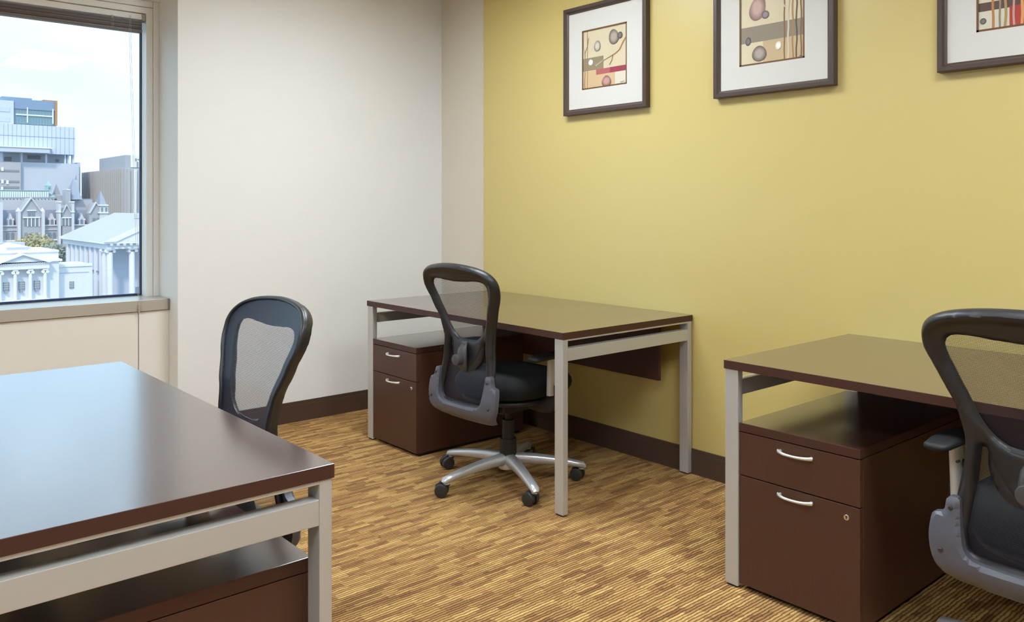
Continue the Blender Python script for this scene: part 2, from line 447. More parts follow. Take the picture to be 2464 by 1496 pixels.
bm = bmesh.new(); cyl(bm, (.228, 1.379, .722 - ZS), (.228, 1.379, .742 - ZS), .0075, .006, n=12); cyl(bm, (.228, 1.379, .695 - ZS), (.228, 1.379, .722 - ZS), .004, .0085, n=12)
obj('cord_tassel', bm, mat('tassel', (176, 158, 142), .5), bl, smooth=True, auto=40)

# ------------------------------------------------------------------ pictures
def flat(pts, y):
    bm = bmesh.new(); vs_ = [bm.verts.new((p[0], y, p[1])) for p in pts]; f = bm.faces.new(vs_)
    r = bmesh.ops.extrude_face_region(bm, geom=[f]); bmesh.ops.translate(bm, verts=[v for v in r['geom'] if isinstance(v, bmesh.types.BMVert)], vec=(0, .0004, 0)); return bm
def blob(cx, cz, w_, h_, n=26, egg=0.0, rot=0.0):
    P = []
    for k in range(n):
        a = 2 * PI * k / n; x = math.cos(a) * w_ / 2 * (1 - egg * math.sin(a)); z = math.sin(a) * h_ / 2
        P.append((cx + x * math.cos(rot) - z * math.sin(rot), cz + x * math.sin(rot) + z * math.cos(rot)))
    return P
def ribbon(pts, w_):
    L, Rr = [], []
    for i, p in enumerate(pts):
        a = pts[max(0, i - 1)]; b = pts[min(len(pts) - 1, i + 1)]; dx, dz = b[0] - a[0], b[1] - a[1]; l = math.hypot(dx, dz) or 1
        ww_ = w_[i] if isinstance(w_, (list, tuple)) else w_
        L.append((p[0] - dz / l * ww_ / 2, p[1] + dx / l * ww_ / 2)); Rr.append((p[0] + dz / l * ww_ / 2, p[1] - dx / l * ww_ / 2))
    return L + Rr[::-1]
def rect(a, b, c, d): return [(a, c), (b, c), (b, d), (a, d)]
def stone_mat(name, c_in, c_rim):
    m = bpy.data.materials.new(name); m.use_nodes = True; t = m.node_tree; b = t.nodes['Principled BSDF']; b.inputs['Roughness'].default_value = .6
    tcn = t.nodes.new('ShaderNodeTexCoord'); mpn = t.nodes.new('ShaderNodeMapping'); mpn.inputs['Location'].default_value = (-.5, -.5, -.5)
    gr = t.nodes.new('ShaderNodeVectorMath'); gr.operation = 'LENGTH'
    mpn.inputs['Scale'].default_value = (1, 0, 1); mpn.inputs['Location'].default_value = (-.5, 0, -.5)
    t.links.new(tcn.outputs['Generated'], mpn.inputs['Vector']); t.links.new(mpn.outputs['Vector'], gr.inputs[0])
    rp = t.nodes.new('ShaderNodeValToRGB'); rp.color_ramp.elements[0].position = .22; rp.color_ramp.elements[0].color = lin(c_in); rp.color_ramp.elements[1].position = .5; rp.color_ramp.elements[1].color = lin(c_rim)
    t.links.new(gr.outputs['Value'], rp.inputs['Fac']); t.links.new(rp.outputs['Color'], b.inputs['Base Color'])
    return m
S_GREY = stone_mat('stone_grey', (168, 152, 138), (92, 78, 70)); S_DARK = stone_mat('stone_dark', (120, 108, 102), (66, 56, 52))
S_PALE = stone_mat('stone_pale', (196, 186, 172), (116, 102, 92)); S_PINK = stone_mat('stone_pink', (190, 142, 134), (120, 84, 74)); S_WHITE = stone_mat('stone_white', (240, 236, 228), (206, 194, 176))
S_ROSE = stone_mat('stone_rose', (192, 158, 146), (130, 98, 90)); S_MAUVE = stone_mat('stone_mauve', (150, 132, 132), (84, 70, 72))
K = lambda n, c: mat('print_' + n, tuple(v * .93 for v in c), .6)
A_S = .317
def picture(x0, label, bgc, shapes):
    W_ = .582
    t = empty('framed_picture', (x0 + W_ / 2, GY, 1.757)); tag(t, label, 'picture', 'framed prints on the green wall')
    h = W_ / 2; zt = .580; f = .031; D = .034
    bm = bmesh.new()
    # moulding with a mitred, slightly stepped profile
    prof = [(0, 0), (0, -D), (.004, -D - .002), (.018, -D - .002), (.024, -D + .006), (f, -D + .010), (f, 0)]
    rings = []
    for (cx, cz, sx, sz) in ((-h, 0, 1, 1), (h, 0, -1, 1), (h, zt, -1, -1), (-h, zt, 1, -1)):
        rings.append([bm.verts.new((cx + sx * d, y, cz + sz * d)) for d, y in prof])
    for i in range(4):
        a, b = rings[i], rings[(i + 1) % 4]
        for k in range(len(prof)):
            bm.faces.new((a[k], a[(k + 1) % len(prof)], b[(k + 1) % len(prof)], b[k]))
    obj('frame', bm, M_PFRAME, t)
    ax0, az0 = -A_S / 2 - .003, .130
    bm = bmesh.new(); io = [(-h + f - .002, f - .002), (h - f + .002, f - .002), (h - f + .002, zt - f + .002), (-h + f - .002, zt - f + .002)]
    ii = [(ax0, az0), (ax0 + A_S, az0), (ax0 + A_S, az0 + A_S), (ax0, az0 + A_S)]
    for y, rev in ((-D + .014, False), (-D + .0175, True)):
        vo = [bm.verts.new((p[0], y, p[1])) for p in io]; vi = [bm.verts.new((p[0], y, p[1])) for p in ii]
        for k in range(4): bm.faces.new((vo[k], vo[(k + 1) % 4], vi[(k + 1) % 4], vi[k]))
        if not rev: v1, w1 = vo, vi
        else:
            for k in range(4):
                bm.faces.new((v1[k], v1[(k + 1) % 4], vo[(k + 1) % 4], vo[k])); bm.faces.new((w1[k], w1[(k + 1) % 4], vi[(k + 1) % 4], vi[k]))
    obj('mat_board', bm, M_MATB, t)
    yb = -D + .0172
    pr = obj('print', B(ax0 - .006, ax0 + A_S + .006, yb, yb + .003, az0 - .006, az0 + A_S + .006), mat('print_ground_' + bgc[0], tuple(v * .92 for v in bgc[1]), .6, noise=.05, nscale=14), t)
    # thin dark inner edge
    e = .0075
    for r in (rect(0, 1, 0, e / A_S), rect(0, 1, 1 - e / A_S, 1), rect(0, e / A_S, 0, 1), rect(1 - e / A_S, 1, 0, 1)):
        obj('edge_line', flat([(ax0 + s * A_S, az0 + q * A_S) for s, q in r], yb - .0030), K('edge', (112, 74, 34)), pr)
    for i, (nm, pts, m) in enumerate(shapes):
        obj(nm, flat([(ax0 + min(.99, max(.01, s)) * A_S, az0 + min(.99, max(.01, q)) * A_S) for s, q in pts], yb - .0006 - i * .00012), m, pr)
V = lambda s, t0, t1, j=.006, n=9: [(s + math.sin(k * 1.7 + s * 40) * j, t0 + (t1 - t0) * k / (n - 1)) for k in range(n)]
picture(-3.247, 'square framed print with a red bar and a bent branch, leftmost on the green wall', ('a', (222, 205, 170)), [
    ('panel_motif', rect(.02, .73, .02, .30), K('peach', (216, 184, 140))), ('panel_motif', rect(.74, .98, .02, .24), K('ivory', (226, 216, 192))),
    ('panel_motif', rect(.02, .485, .31, .525), K('olive', (150, 134, 104))),
    ('bar_motif', rect(.32, .64, .223, .312), K('rose', (184, 98, 98))), ('bar_motif', rect(.63, .985, .223, .312), K('crimson', (160, 56, 74))),
    ('stem_motif', ribbon(V(.12, .02, .98, .004), .012), K('amber', (178, 128, 70))), ('stem_motif', ribbon(V(.06, .02, .63, .006), .018), K('taupe', (150, 134, 118))),
    ('stem_motif', ribbon([(.06, .62), (.03, .70), (.025, .98)], .010), K('taupe', (150, 134, 118))), ('stem_motif', ribbon([(.065, .62), (.12, .72), (.15, .86)], .012), K('umber', (130, 98, 62))),
    ('branch_motif', ribbon([(.99, .77), (.91, .68), (.835, .57), (.76, .53), (.69, .505), (.58, .47), (.48, .44)], [.022, .022, .02, .018, .016, .013, .01]), K('ochre', (168, 122, 62))),
    ('branch_motif', ribbon([(.48, .445), (.40, .41), (.31, .375)], [.012, .016, .02]), K('sand', (196, 180, 148))),
    ('branch_motif', ribbon([(.695, .505), (.675, .42), (.62, .355)], [.012, .014, .014]), K('umber', (130, 98, 62))),
    ('stone_motif', blob(.715, .80, .215, .25, egg=.12, rot=.25), S_GREY), ('stone_motif', blob(.85, .805, .11, .11, egg=.1, rot=-.4), S_DARK), ('stone_motif', blob(.35, .70, .145, .18, egg=.12, rot=-.1), S_PALE),
    ('stone_motif', blob(.20, .445, .105, .10), S_WHITE), ('stone_motif', blob(.555, .095, .205, .185, egg=.22), S_PINK),
    ('signature', ribbon([(.86, .035), (.88, .05), (.90, .04), (.92, .055), (.95, .045)], .006), K('ink', (70, 60, 54)))])
picture(-2.266, 'square framed print with a grey band and upright stems, middle one on the green wall', ('b', (226, 210, 172)), [
    ('panel_motif', rect(.375, .985, .015, .325), K('tan', (206, 178, 136))), ('band_motif', rect(.02, .985, .315, .538), K('band', (146, 132, 112))),
    ('stem_motif', ribbon(V(.70, .02, .98, .004), .02), K('russet', (140, 98, 58))), ('stem_motif', ribbon(V(.825, .02, .98, .008), .022), K('honey', (176, 134, 82))),
    ('stem_motif', ribbon(V(.88, .02, .98, .008), .02), K('bark', (92, 72, 52))), ('stem_motif', ribbon(V(.945, .02, .98, .006), .02), K('russet', (140, 98, 58))),
    ('stem_motif', ribbon(V(.757, .02, .70, .005), .024), K('birch', (220, 206, 180))), ('stem_motif', ribbon([(.757, .69), (.70, .74), (.66, .82), (.64, .97)], .016), K('birch', (220, 206, 180))), ('stem_motif', ribbon([(.757, .69), (.775, .78), (.78, .97)], .016), K('birch', (220, 206, 180))),
    ('stone_motif', blob(.29, .79, .24, .36, egg=.18, rot=-.3), S_ROSE), ('stone_motif', blob(.41, .672, .115, .112), S_MAUVE), ('stone_motif', blob(.14, .34, .082, .118, rot=-.2), S_DARK),
    ('stone_motif', blob(.315, .15, .225, .215, egg=.12), S_GREY), ('stone_motif', blob(.61, .22, .09, .118, rot=-.3), S_WHITE),
    ('signature', ribbon([(.92, .03), (.94, .04), (.96, .034)], .006), K('ink', (70, 60, 54)))])
picture(-1.282, 'square framed print with orange stems on a red block, right of the other two', ('c', (222, 214, 190)), [
    ('panel_motif', rect(.335, .985, .015, .62), K('red', (184, 66, 52))), ('band_motif', rect(.02, .985, .225, .32), K('cocoa', (96, 72, 62))), ('panel_motif', rect(.34, .985, .015, .24), K('red2', (178, 62, 50))),
    ('stone_motif', blob(.068, .115, .066, .07), S_DARK),
    ('stem_motif', ribbon(V(.17, .02, .98, .004), .026), K('copper', (190, 128, 78))), ('stem_motif', ribbon(V(.24, .02, .98, .004), .02), K('stone', (150, 134, 112))), ('stem_motif', ribbon(V(.295, .02, .98, .007), .026), K('brass', (176, 142, 92))),
    ('stem_motif', ribbon(V(.38, .02, .98, .005), .022), K('dusty', (204, 160, 146))), ('stem_motif', ribbon(V(.46, .02, .98, .005), .028), K('apricot', (230, 158, 96))), ('stem_motif', ribbon(V(.54, .02, .98, .005), .026), K('salmon', (206, 116, 82)))])

# ------------------------------------------------------------------ desks
L_D = 1.524
def make_desk(cx, cy, L, D, rz, label):
    t = empty('desk', (cx, cy, 0), rz); tag(t, label, 'desk', 'dark topped desks with silver legs')
    h = L / 2; d = D / 2; ZT = .7505; TH = .0285; ZB = ZT - TH
    edge_mat(obj('tabletop', B(-h, h, -d, d, ZB, ZT, bev=.0012), M_WOOD, t), M_EDGE)
    lx, ly = .050, .028
    for sx in (-1, 1):
        xo = sx * (h - .003); xi = sx * (h - .003 - lx)
        for sy in (-1, 1):
            yo = sy * (d - .004); yi = sy * (d - .004 - ly)
            lg = obj('leg', B(xo, xi, yo, yi, .006, ZB - .0005, bev=.002), M_SILVER, t)
            bm = bmesh.new(); xc = (xo + xi) / 2; yc = (yo + yi) / 2; box(bm, xc - .019, xc + .019, yc - .011, yc + .011, 0, .006); obj('foot_glide', bm, M_DARK, lg)
        yy = d - .004 - ly
        obj('end_rail', B(xo - sx * .0005, xo - sx * .034, -yy, yy, .632, .684, bev=.0015), M_SILVER, t)
        obj('top_bar', B(xo, xo - sx * .034, -yy, yy, ZB - .0075, ZB - .0005), M_SILVER, t)
    obj('modesty_panel', B(-h + .10, h - .10, d - .13, d - .112, .44, ZB - .001, bev=.001), M_EDGE, t)
    for s in (-1, 1):
        obj('panel_bracket', B(s * (h - .30) - .02, s * (h - .30) + .02, d - .112, d - .09, .60, ZB - .001), M_DARK, t)
    obj('support_beam', B(-h + .06, h - .06, -.03, .03, ZB - .03, ZB - .001), M_DARK, t)
    return t
def bow(bm, cx, zc, y, w=.118):
    P = []; S = []
    for k in range(13):
        a = -1 + 2 * k / 12
        P.append((cx + a * w / 2, y - .006 - .022 * (1 - abs(a) ** 2.6), zc)); S.append((.0035 + .0012 * (1 - a * a), .0062 - .0022 * (1 - a * a)))
    sweep(bm, P, S, n=10)
    for a in (-1, 1): cyl(bm, (cx + a * (w / 2 - .006), y - .010, zc), (cx + a * (w / 2 - .006), y, zc), .0052, n=12)
def make_pedestal(label, depth=.72):
    t = empty('drawer_pedestal'); tag(t, label, 'drawer unit', 'two drawer pedestals under the desks')
    w = .412; h = w / 2; H = .550
    obj('plinth', B(-h + .012, h - .012, .03, depth - .02, 0, .016), M_DARK, t)
    obj('body', B(-h, h, .020, depth, .016, H - .030, bev=.001), M_WOODF, t)
    edge_mat(obj('top', B(-h, h, 0, depth + .004, H - .028, H, bev=.0012), M_WOOD, t), M_EDGE)
    d1 = obj('drawer', B(-h + .001, h - .001, .001, .0195, .379, H - .031, bev=.0012), M_WOODF, t)
    bm = bmesh.new(); bow(bm, -.002, .489, .001); obj('handle', bm, M_HANDLE, d1, smooth=True, auto=50)
    d2 = obj('file_drawer', B(-h + .001, h - .001, .001, .0195, .018, .3755, bev=.0012), M_WOODF, t)
    bm = bmesh.new(); bow(bm, -.002, .352, .001); obj('handle', bm, M_HANDLE, d2, smooth=True, auto=50)
    bm = bmesh.new(); cyl(bm, (.165, -.0035, .341), (.165, .002, .341), .0085, n=20, bev=.001); obj('lock', bm, M_CHROME, d2, smooth=True, auto=40)
    bm = bmesh.new(); box(bm, .1638, .1662, -.0042, -.003, .337, .345); cyl(bm, (.165, -.0042, .3435), (.165, -.003, .3435), .0022, n=10); obj('keyhole', bm, M_DARK, d2)
    return t

D_C = .858
DY0 = 2.352
desk_c = make_desk(-3.165, DY0 + D_C / 2, L_D, D_C, 0, 'dark brown desk with silver legs in the corner by the white wall')
desk_r = make_desk(-1.636 + L_D / 2, 2.355 + D_C / 2, L_D, D_C, 0, 'dark brown desk with silver legs under the rightmost pictures')
L_N = 1.4374
desk_n = make_desk(-1.4887 - L_N / 2, .8174 - .425, L_N, .85, PI, 'dark brown desk in the foreground reflecting the window')
ped = make_pedestal('brown two drawer pedestal under the corner desk by the white wall'); ped.location = (-3.668, DY0 + .006, 0)
p2 = copy_tree(ped); p2['label'] = 'brown two drawer pedestal under the right desk, largest drawer fronts in view'; p2.location = (-1.374, 2.362, 0)
p3 = copy_tree(ped); p3['label'] = 'brown pedestal seen from its side under the foreground desk'; p3.location = (-1.4887 - .06 - .206, .797, 0); p3.rotation_euler = (0, 0, PI)

# ------------------------------------------------------------------ task chairs
def mirror_outline(half):
    """half: (x>=0, z) from the top centre clockwise to the bottom centre"""
    right = list(half); left = [(-x, z) for x, z in reversed(half) if x > 1e-6]
    return right + left
ZT_C = 0.0
def prof(z):
    K_ = [(.32, -.252), (.38, -.272), (.45, -.272), (.54, -.258), (.62, -.242), (.70, -.239), (.78, -.252), (.86, -.277), (.94, -.305), (1.04, -.344)]
    if z <= K_[0][0]: return K_[0][1]
    for (a, ya), (b, yb) in zip(K_, K_[1:]):
        if z <= b:
            t = (z - a) / (b - a); t = t * t * (3 - 2 * t) * .35 + t * .65; return ya + (yb - ya) * t
    return K_[-1][1]
def surf(u, v): return (u, prof(v) + .38 * u * u, v)
OUT = catmull(mirror_outline([(0, 1.033), (.10, 1.027), (.175, 1.013), (.219, .990), (.239, .957), (.238, .915), (.220, .872), (.194, .815), (.174, .767), (.162, .715), (.158, .675), (.164, .62), (.172, .57), (.176, .50), (.172, .44), (.150, .412), (.08, .405), (0, .404)]))
UH = catmull(mirror_outline([(0, .953), (.07, .956), (.13, .960), (.170, .953), (.184, .934), (.180, .905), (.167, .868), (.148, .822), (.129, .772), (.107, .735), (.082, .710), (.048, .694), (0, .688)]))
LH = catmull(mirror_outline([(0, .588), (.03, .592), (.055, .606), (.078, .632), (.097, .664), (.110, .692), (.119, .694), (.123, .66), (.130, .60), (.140, .53), (.144, .485), (.137, .458), (.115, .447), (.06, .445), (0, .445)]))
def low(P): return [(x, z - .020 * min(1, max(0, (.71 - z) / .13))) for x, z in P]
OUT = low(OUT); LH = low(LH)
def chair_back_parts(t):
    V_, T_, D_ = region_mesh(OUT, [UH, LH], .0075)
    so_ = [segd(v.x, v.y, [OUT]) for v in V_]
    idx = {(round(v.x, 6), round(v.y, 6)): i for i, v in enumerate(V_)}
    def dout(u, v): return so_[idx[(round(u, 6), round(v, 6))]]
    def fr(d, u, v):
        return .002
    def bk(d, u, v):
        do = dout(u, v); q = min(1, d / .016); q = math.sqrt(1 - (1 - q) ** 2)
        rim = min(1, max(0, 1 - abs(do - .018) / .022)); return .005 + q * (.010 + .016 * rim * min(1, max(.15, (v - .53) / .10)))
    fbm = shell(V_, T_, D_, surf, fr, bk)
    frame = obj('back_frame', fbm, M_BLACKP, t, smooth=True, auto=60)
    # rounded rim that the cloth is stretched into
    RIM = [(x * .978, .72 + (z - .72) * .984) for x, z in OUT]
    bm = bmesh.new(); pr_ = [Vector((surf(x, z)[0], surf(x, z)[1] + .0035, z)) for x, z in RIM]; n_ = len(pr_); rg = []
    for i in range(n_):
        tg = (pr_[(i + 1) % n_] - pr_[i - 1]).normalized(); sd_ = tg.cross(Vector((0, 1, 0))).normalized(); up_ = sd_.cross(tg)
        rg.append([bm.verts.new(pr_[i] + sd_ * (.0062 * math.cos(a * PI / 4)) + up_ * (.0085 * math.sin(a * PI / 4))) for a in range(8)])
    for i in range(n_):
        for k in range(8): bm.faces.new((rg[i][k], rg[i][(k + 1) % 8], rg[(i + 1) % n_][(k + 1) % 8], rg[(i + 1) % n_][k]))
    obj('back_rim', bm, M_BLACKP, t, smooth=True)
    # mesh cloth stretched over the front of the frame
    INN = [(x * .955, .72 + (z - .72) * .967) for x, z in OUT]
    V_, T_, D_ = region_mesh(INN, [], .014)
    bm = bmesh.new(); vv = []
    for v in V_:
        p = surf(v.x, v.y); vv.append(bm.verts.new((p[0], p[1] + .0055, p[2])))
    for f in T_: bm.faces.new([vv[i] for i in f])
    obj('mesh_back', bm, M_MESH, t, smooth=True)
    # grey lower bracket, U shaped, curling forwards under the seat
    BR = catmull(mirror_outline([(0, .436), (.075, .437), (.118, .441), (.139, .458), (.147, .49), (.152, .53), (.155, .572), (.160, .577), (.180, .576), (.187, .568), (.190, .545), (.198, .535), (.216, .530), (.222, .515), (.225, .476), (.219, .432), (.200, .393), (.172, .367), (.10, .357), (0, .355)]), step=.007)
    BR = low(BR)
    V_, T_, D_ = region_mesh(BR, [], .009)
    def sb(u, v):
        k = max(0, (.405 - v) / .07); return (u, prof(v) + .30 * u * u - .024 + .05 * k * k, v)
    bk2 = lambda d, u, v: .005 + .007 * math.sqrt(1 - (1 - min(1, d / .006)) ** 2)
    brk = obj('lower_bracket', shell(V_, T_, D_, sb, lambda d, u, v: .016, bk2), M_GREYP, t, smooth=True, auto=32)
    for s in (-1, 1):
        for (u, v) in ((.173, .532), (.192, .427)):
            p = sb(s * u, v); bm = bmesh.new(); cyl(bm, (p[0], p[1] - .0165, p[2]), (p[0], p[1] - .010, p[2]), .0055, n=14, bev=.0012); obj('screw', bm, mat('screw_steel', (92, 92, 96), .3, metal=.9), brk, smooth=True, auto=40)
        for (u, v) in ((.168, .640),):
            p = surf(s * u, v); bm = bmesh.new(); cyl(bm, (p[0], p[1] - .030, p[2]), (p[0], p[1] - .018, p[2]), .0035, n=10); obj('screw', bm, M_DARK, frame)
    # lumbar support: yoke, knob and pad
    yk = prof(.62) - .02
    bm = bmesh.new(); sweep(bm, [(0, yk + .006, .555), (0, yk - .012, .58), (0, yk - .016, .62), (0, yk - .012, .655), (0, yk + .004, .685)], [(.012, .008), (.026, .014), (.030, .016), (.026, .014), (.012, .008)], n=14, up=(0, 1, 0))
    yoke = obj('lumbar_yoke', bm, M_KNOB, t, smooth=True, auto=50)
    bm = bmesh.new(); cyl(bm, (0, yk - .055, .612), (0, yk - .02, .612), .024, n=26, bev=.003); obj('knob', bm, M_KNOB, yoke, smooth=True, auto=40)
    bm = bmesh.new(); cyl(bm, (0, yk - .012, .675), (0, yk + .012, .675), .013, n=18, bev=.003); obj('pivot', bm, M_KNOB, yoke, smooth=True, auto=40)
    PAD = catmull(mirror_outline([(0, .694), (.04, .696), (.072, .700), (.092, .694), (.104, .672), (.102, .636), (.090, .604), (.070, .580), (.045, .566), (0, .562)]))
    V_, T_, D_ = region_mesh(PAD, [], .012)
    obj('lumbar_pad', shell(V_, T_, D_, lambda u, v: (u, prof(v) + .45 * u * u - .005, v), lambda d, u, v: .003, lambda d, u, v: .002 + .006 * math.sqrt(1 - (1 - min(1, d / .015)) ** 2)), M_BLACKP, t, smooth=True, auto=60)

def cushion(bm, a, b, z0, z1, yc, dip=.012, p=2.6, n=44, front_drop=.03):
    """rounded seat: superellipse plan (half width a, half depth b)"""
    rings = []
    steps = [(.0, 1, 1.0), (.35, 1, 1.0), (.62, 1, .99), (.80, 1, .955), (.92, 1, .86), (.985, 1, .66), (1.0, 1, .5), (.985, 0, .32), (.93, 0, .12), (.82, 0, .02), (.5, 0, 0)]
    for s, top, zz in steps:
        ring = []
        for k in range(n):
            an = 2 * PI * k / n; c, d = math.cos(an), math.sin(an)
            x = a * s * math.copysign(abs(c) ** (2 / p), c); y = b * s * math.copysign(abs(d) ** (2 / p), d)
            z = z0 + (z1 - z0) * zz
            if zz > .6: z -= dip * (1 - min(1, (x / a) ** 2 + (y / b) ** 2))
            f = max(0, (y / b - .45) / .55); z -= front_drop * f * f
            ring.append(bm.verts.new((x, yc + y, z)))
        rings.append(ring)
    c0 = bm.verts.new((0, yc, z1 - dip))
    for k in range(n): pass
    bmesh.ops.pointmerge(bm, verts=rings[0], merge_co=c0.co)
    bm.verts.ensure_lookup_table()
    ctr = min((v for v in bm.verts if v is not c0), key=lambda v: (v.co - c0.co).length)
    bm.verts.remove(c0)
    for k in range(n): bm.faces.new((ctr, rings[1][k], rings[1][(k + 1) % n]))
    for i in range(1, len(rings) - 1):
        for k in range(n): bm.faces.new((rings[i][k], rings[i + 1][k], rings[i + 1][(k + 1) % n], rings[i][(k + 1) % n]))
    bm.faces.new(rings[-1])

def make_chair(label):
    t = empty('office_chair'); tag(t, label, 'chair', 'black mesh back task chairs')
    chair_back_parts(t)
    bm = bmesh.new(); cushion(bm, .238, .262, .425, .535, .035); obj('seat_cushion', bm, M_SEAT, t, smooth=True)
    bm = bmesh.new(); cushion(bm, .205, .225, .395, .432, .03, dip=0, front_drop=0); obj('seat_pan', bm, M_DARK, t, smooth=True)
    bm = bmesh.new(); box(bm, -.075, .075, -.10, .13, .345, .400, bev=.012, seg=3)
    sweep(bm, [(0, -.08, .365), (0, -.18, .360), (0, -.225, .368), (0, -.255, .385)], [(.05, .014), (.05, .014), (.055, .012), (.06, .010)], n=14, power=4)
    obj('tilt_mechanism', bm, M_DARK, t, smooth=True, auto=40)
    bm = bmesh.new(); sweep(bm, [(.07, .05, .372), (.18, .05, .370), (.225, .05, .366)], [(.005, .005), (.005, .005), (.012, .006)], n=10); obj('tilt_lever', bm, M_DARK, t, smooth=True)
    for s in (-1, 1):
        bm = bmesh.new()
        sweep(bm, [(s * .12, .02, .402), (s * .20, .02, .398), (s * .240, .02, .402), (s * .262, .02, .432), (s * .267, .018, .50)], [(.036, .010), (.036, .010), (.034, .011), (.031, .012), (.029, .012)], n=14, power=4, up=(0, 0, 1) if False else (0, 1, 0))
        arm = obj('arm_bracket', bm, M_DARK, t, smooth=True, auto=50)
        bm = bmesh.new(); sweep(bm, [(s * .268, .016, .455), (s * .271, .012, .54), (s * .274, .008, .618)], [(.015, .032), (.014, .029), (.013, .026)], n=20, power=3.2, up=(0, 1, 0)); up_ = obj('arm_upright', bm, M_SILVER, t, smooth=True, auto=60)
        bm = bmesh.new(); cyl(bm, (s * .270 + s * .004, .02, .56), (s * .270 + s * .019, .02, .56), .010, n=16, bev=.002); cyl(bm, (s * .270 - s * .004, .02, .56), (s * .270 - s * .019, .02, .56), .010, n=16, bev=.002); obj('height_button', bm, M_DARK, up_, smooth=True, auto=40)
        bm = bmesh.new(); sweep(bm, [(s * .278, -.125, .622), (s * .278, -.115, .624), (s * .277, -.05, .628), (s * .276, .04, .629), (s * .274, .10, .626), (s * .272, .118, .622)], [(.018, .006), (.032, .011), (.039, .013), (.039, .013), (.032, .011), (.018, .006)], n=18, power=2.8); obj('arm_pad', bm, mat('arm_pad_black', (15, 15, 15), .6), t, smooth=True)
    bm = bmesh.new(); cyl(bm, (0, 0, .105), (0, 0, .215), .040, .038, n=24); cyl(bm, (0, 0, .215), (0, 0, .30), .029, .027, n=24); cyl(bm, (0, 0, .30), (0, 0, .36), .0155, n=20); obj('gas_column', bm, M_DARK, t, smooth=True, auto=40)
    bm = bmesh.new(); cyl(bm, (0, 0, .062), (0, 0, .122), .047, .040, n=30, bev=.006); hub = obj('base_hub', bm, M_BASESIL, t, smooth=True, auto=50)
    R_ = .338
    bm = bmesh.new()
    P = []; S = []
    for k in range(12):
        q = k / 11; r = .025 + q * (R_ - .018); z = .106 - .006 * q - .028 * q ** 2.2
        P.append((r, 0, z)); S.append((.028 - .008 * q, .028 - .014 * q))
    P.append((R_ + .016, 0, .062)); S.append((.014, .008))
    sweep(bm, P, S, n=14, power=2.6); bmesh.ops.translate(bm, verts=bm.verts[:], vec=(0, 0, 0))
    cyl(bm, (R_, 0, .055), (R_, 0, .072), .015, n=16)
    leg0 = obj('base_leg', bm, M_BASESIL, hub, smooth=True, auto=60)
    # caster: hood + two wheels, local origin under the stem
    def caster(ang, swivel, first):
        rt = Matrix.Rotation(ang, 4, 'Z') @ Vector((R_, 0, 0))
        if first is None:
            bm = bmesh.new(); cyl(bm, (0, 0, .040), (0, 0, .060), .009, n=12)
            for k in range(7):
                pass
            sweep(bm, [(-.044, 0, .030), (-.040, 0, .046), (-.022, 0, .058), (0, 0, .058), (.010, 0, .046)], [(.008, .004), (.009, .005), (.010, .006), (.012, .006), (.010, .004)], n=12, up=(0, 1, 0))
            h_ = obj('caster', bm, M_DARK, t, smooth=True, auto=50)
            for s in (-1, 1):
                bm = bmesh.new(); cyl(bm, (-.020, s * .009, .030), (-.020, s * .027, .030), .030, .028, n=28, bev=.003); obj('wheel', bm, M_RUBBER, h_, smooth=True, auto=35)
        else: h_ = copy_tree(first, t)
        h_.location = rt; h_.rotation_euler = (0, 0, swivel); return h_
    f0 = None
    for k in range(5):
        a = math.radians(48 + 72 * k)
        lg = leg0 if k == 0 else leg0.copy()
        if k: C.objects.link(lg)
        lg.parent = hub; lg.rotation_euler = (0, 0, a)
        cst = caster(a, math.radians((20, -60, 75, 40, 10)[k]), f0)
        f0 = f0 or cst
    return t
ch = make_chair('black mesh back chair pulled up to the corner desk'); ch.location = (-2.893, 2.480, 0); ch.rotation_euler = (0, 0, math.radians(2.5))
ch2 = copy_tree(ch); ch2['label'] = 'black mesh back chair cut off by the right edge of the photo'; ch2.location = (-.652, 2.412, 0); ch2.rotation_euler = (0, 0, 0)
ch3 = copy_tree(ch); ch3['label'] = 'chair with blue black mesh facing the viewer behind the foreground desk'; ch3.location = (-2.268, .732, 0); ch3.rotation_euler = (0, 0, math.radians(181))
for o in ch.children:           # seat heights differ a little from chair to chair
    if not o.name.startswith(('base_hub', 'caster')): o.location.z -= .015
for c_, dg in ((ch3, 24), (ch2, -25)):      # each star base points its own way
    spin = Matrix.Rotation(math.radians(dg), 4, 'Z')
    for o in c_.children:
        if o.name.startswith('caster'): o.location = spin @ o.location; o.rotation_euler.z += math.radians(dg)
        if o.name.startswith('base_hub'): o.rotation_euler.z += math.radians(dg)
for o in ch3.children:          # this one is set a little lower on its gas column
    if not o.name.startswith(('base_hub', 'caster')): o.location.z -= .032

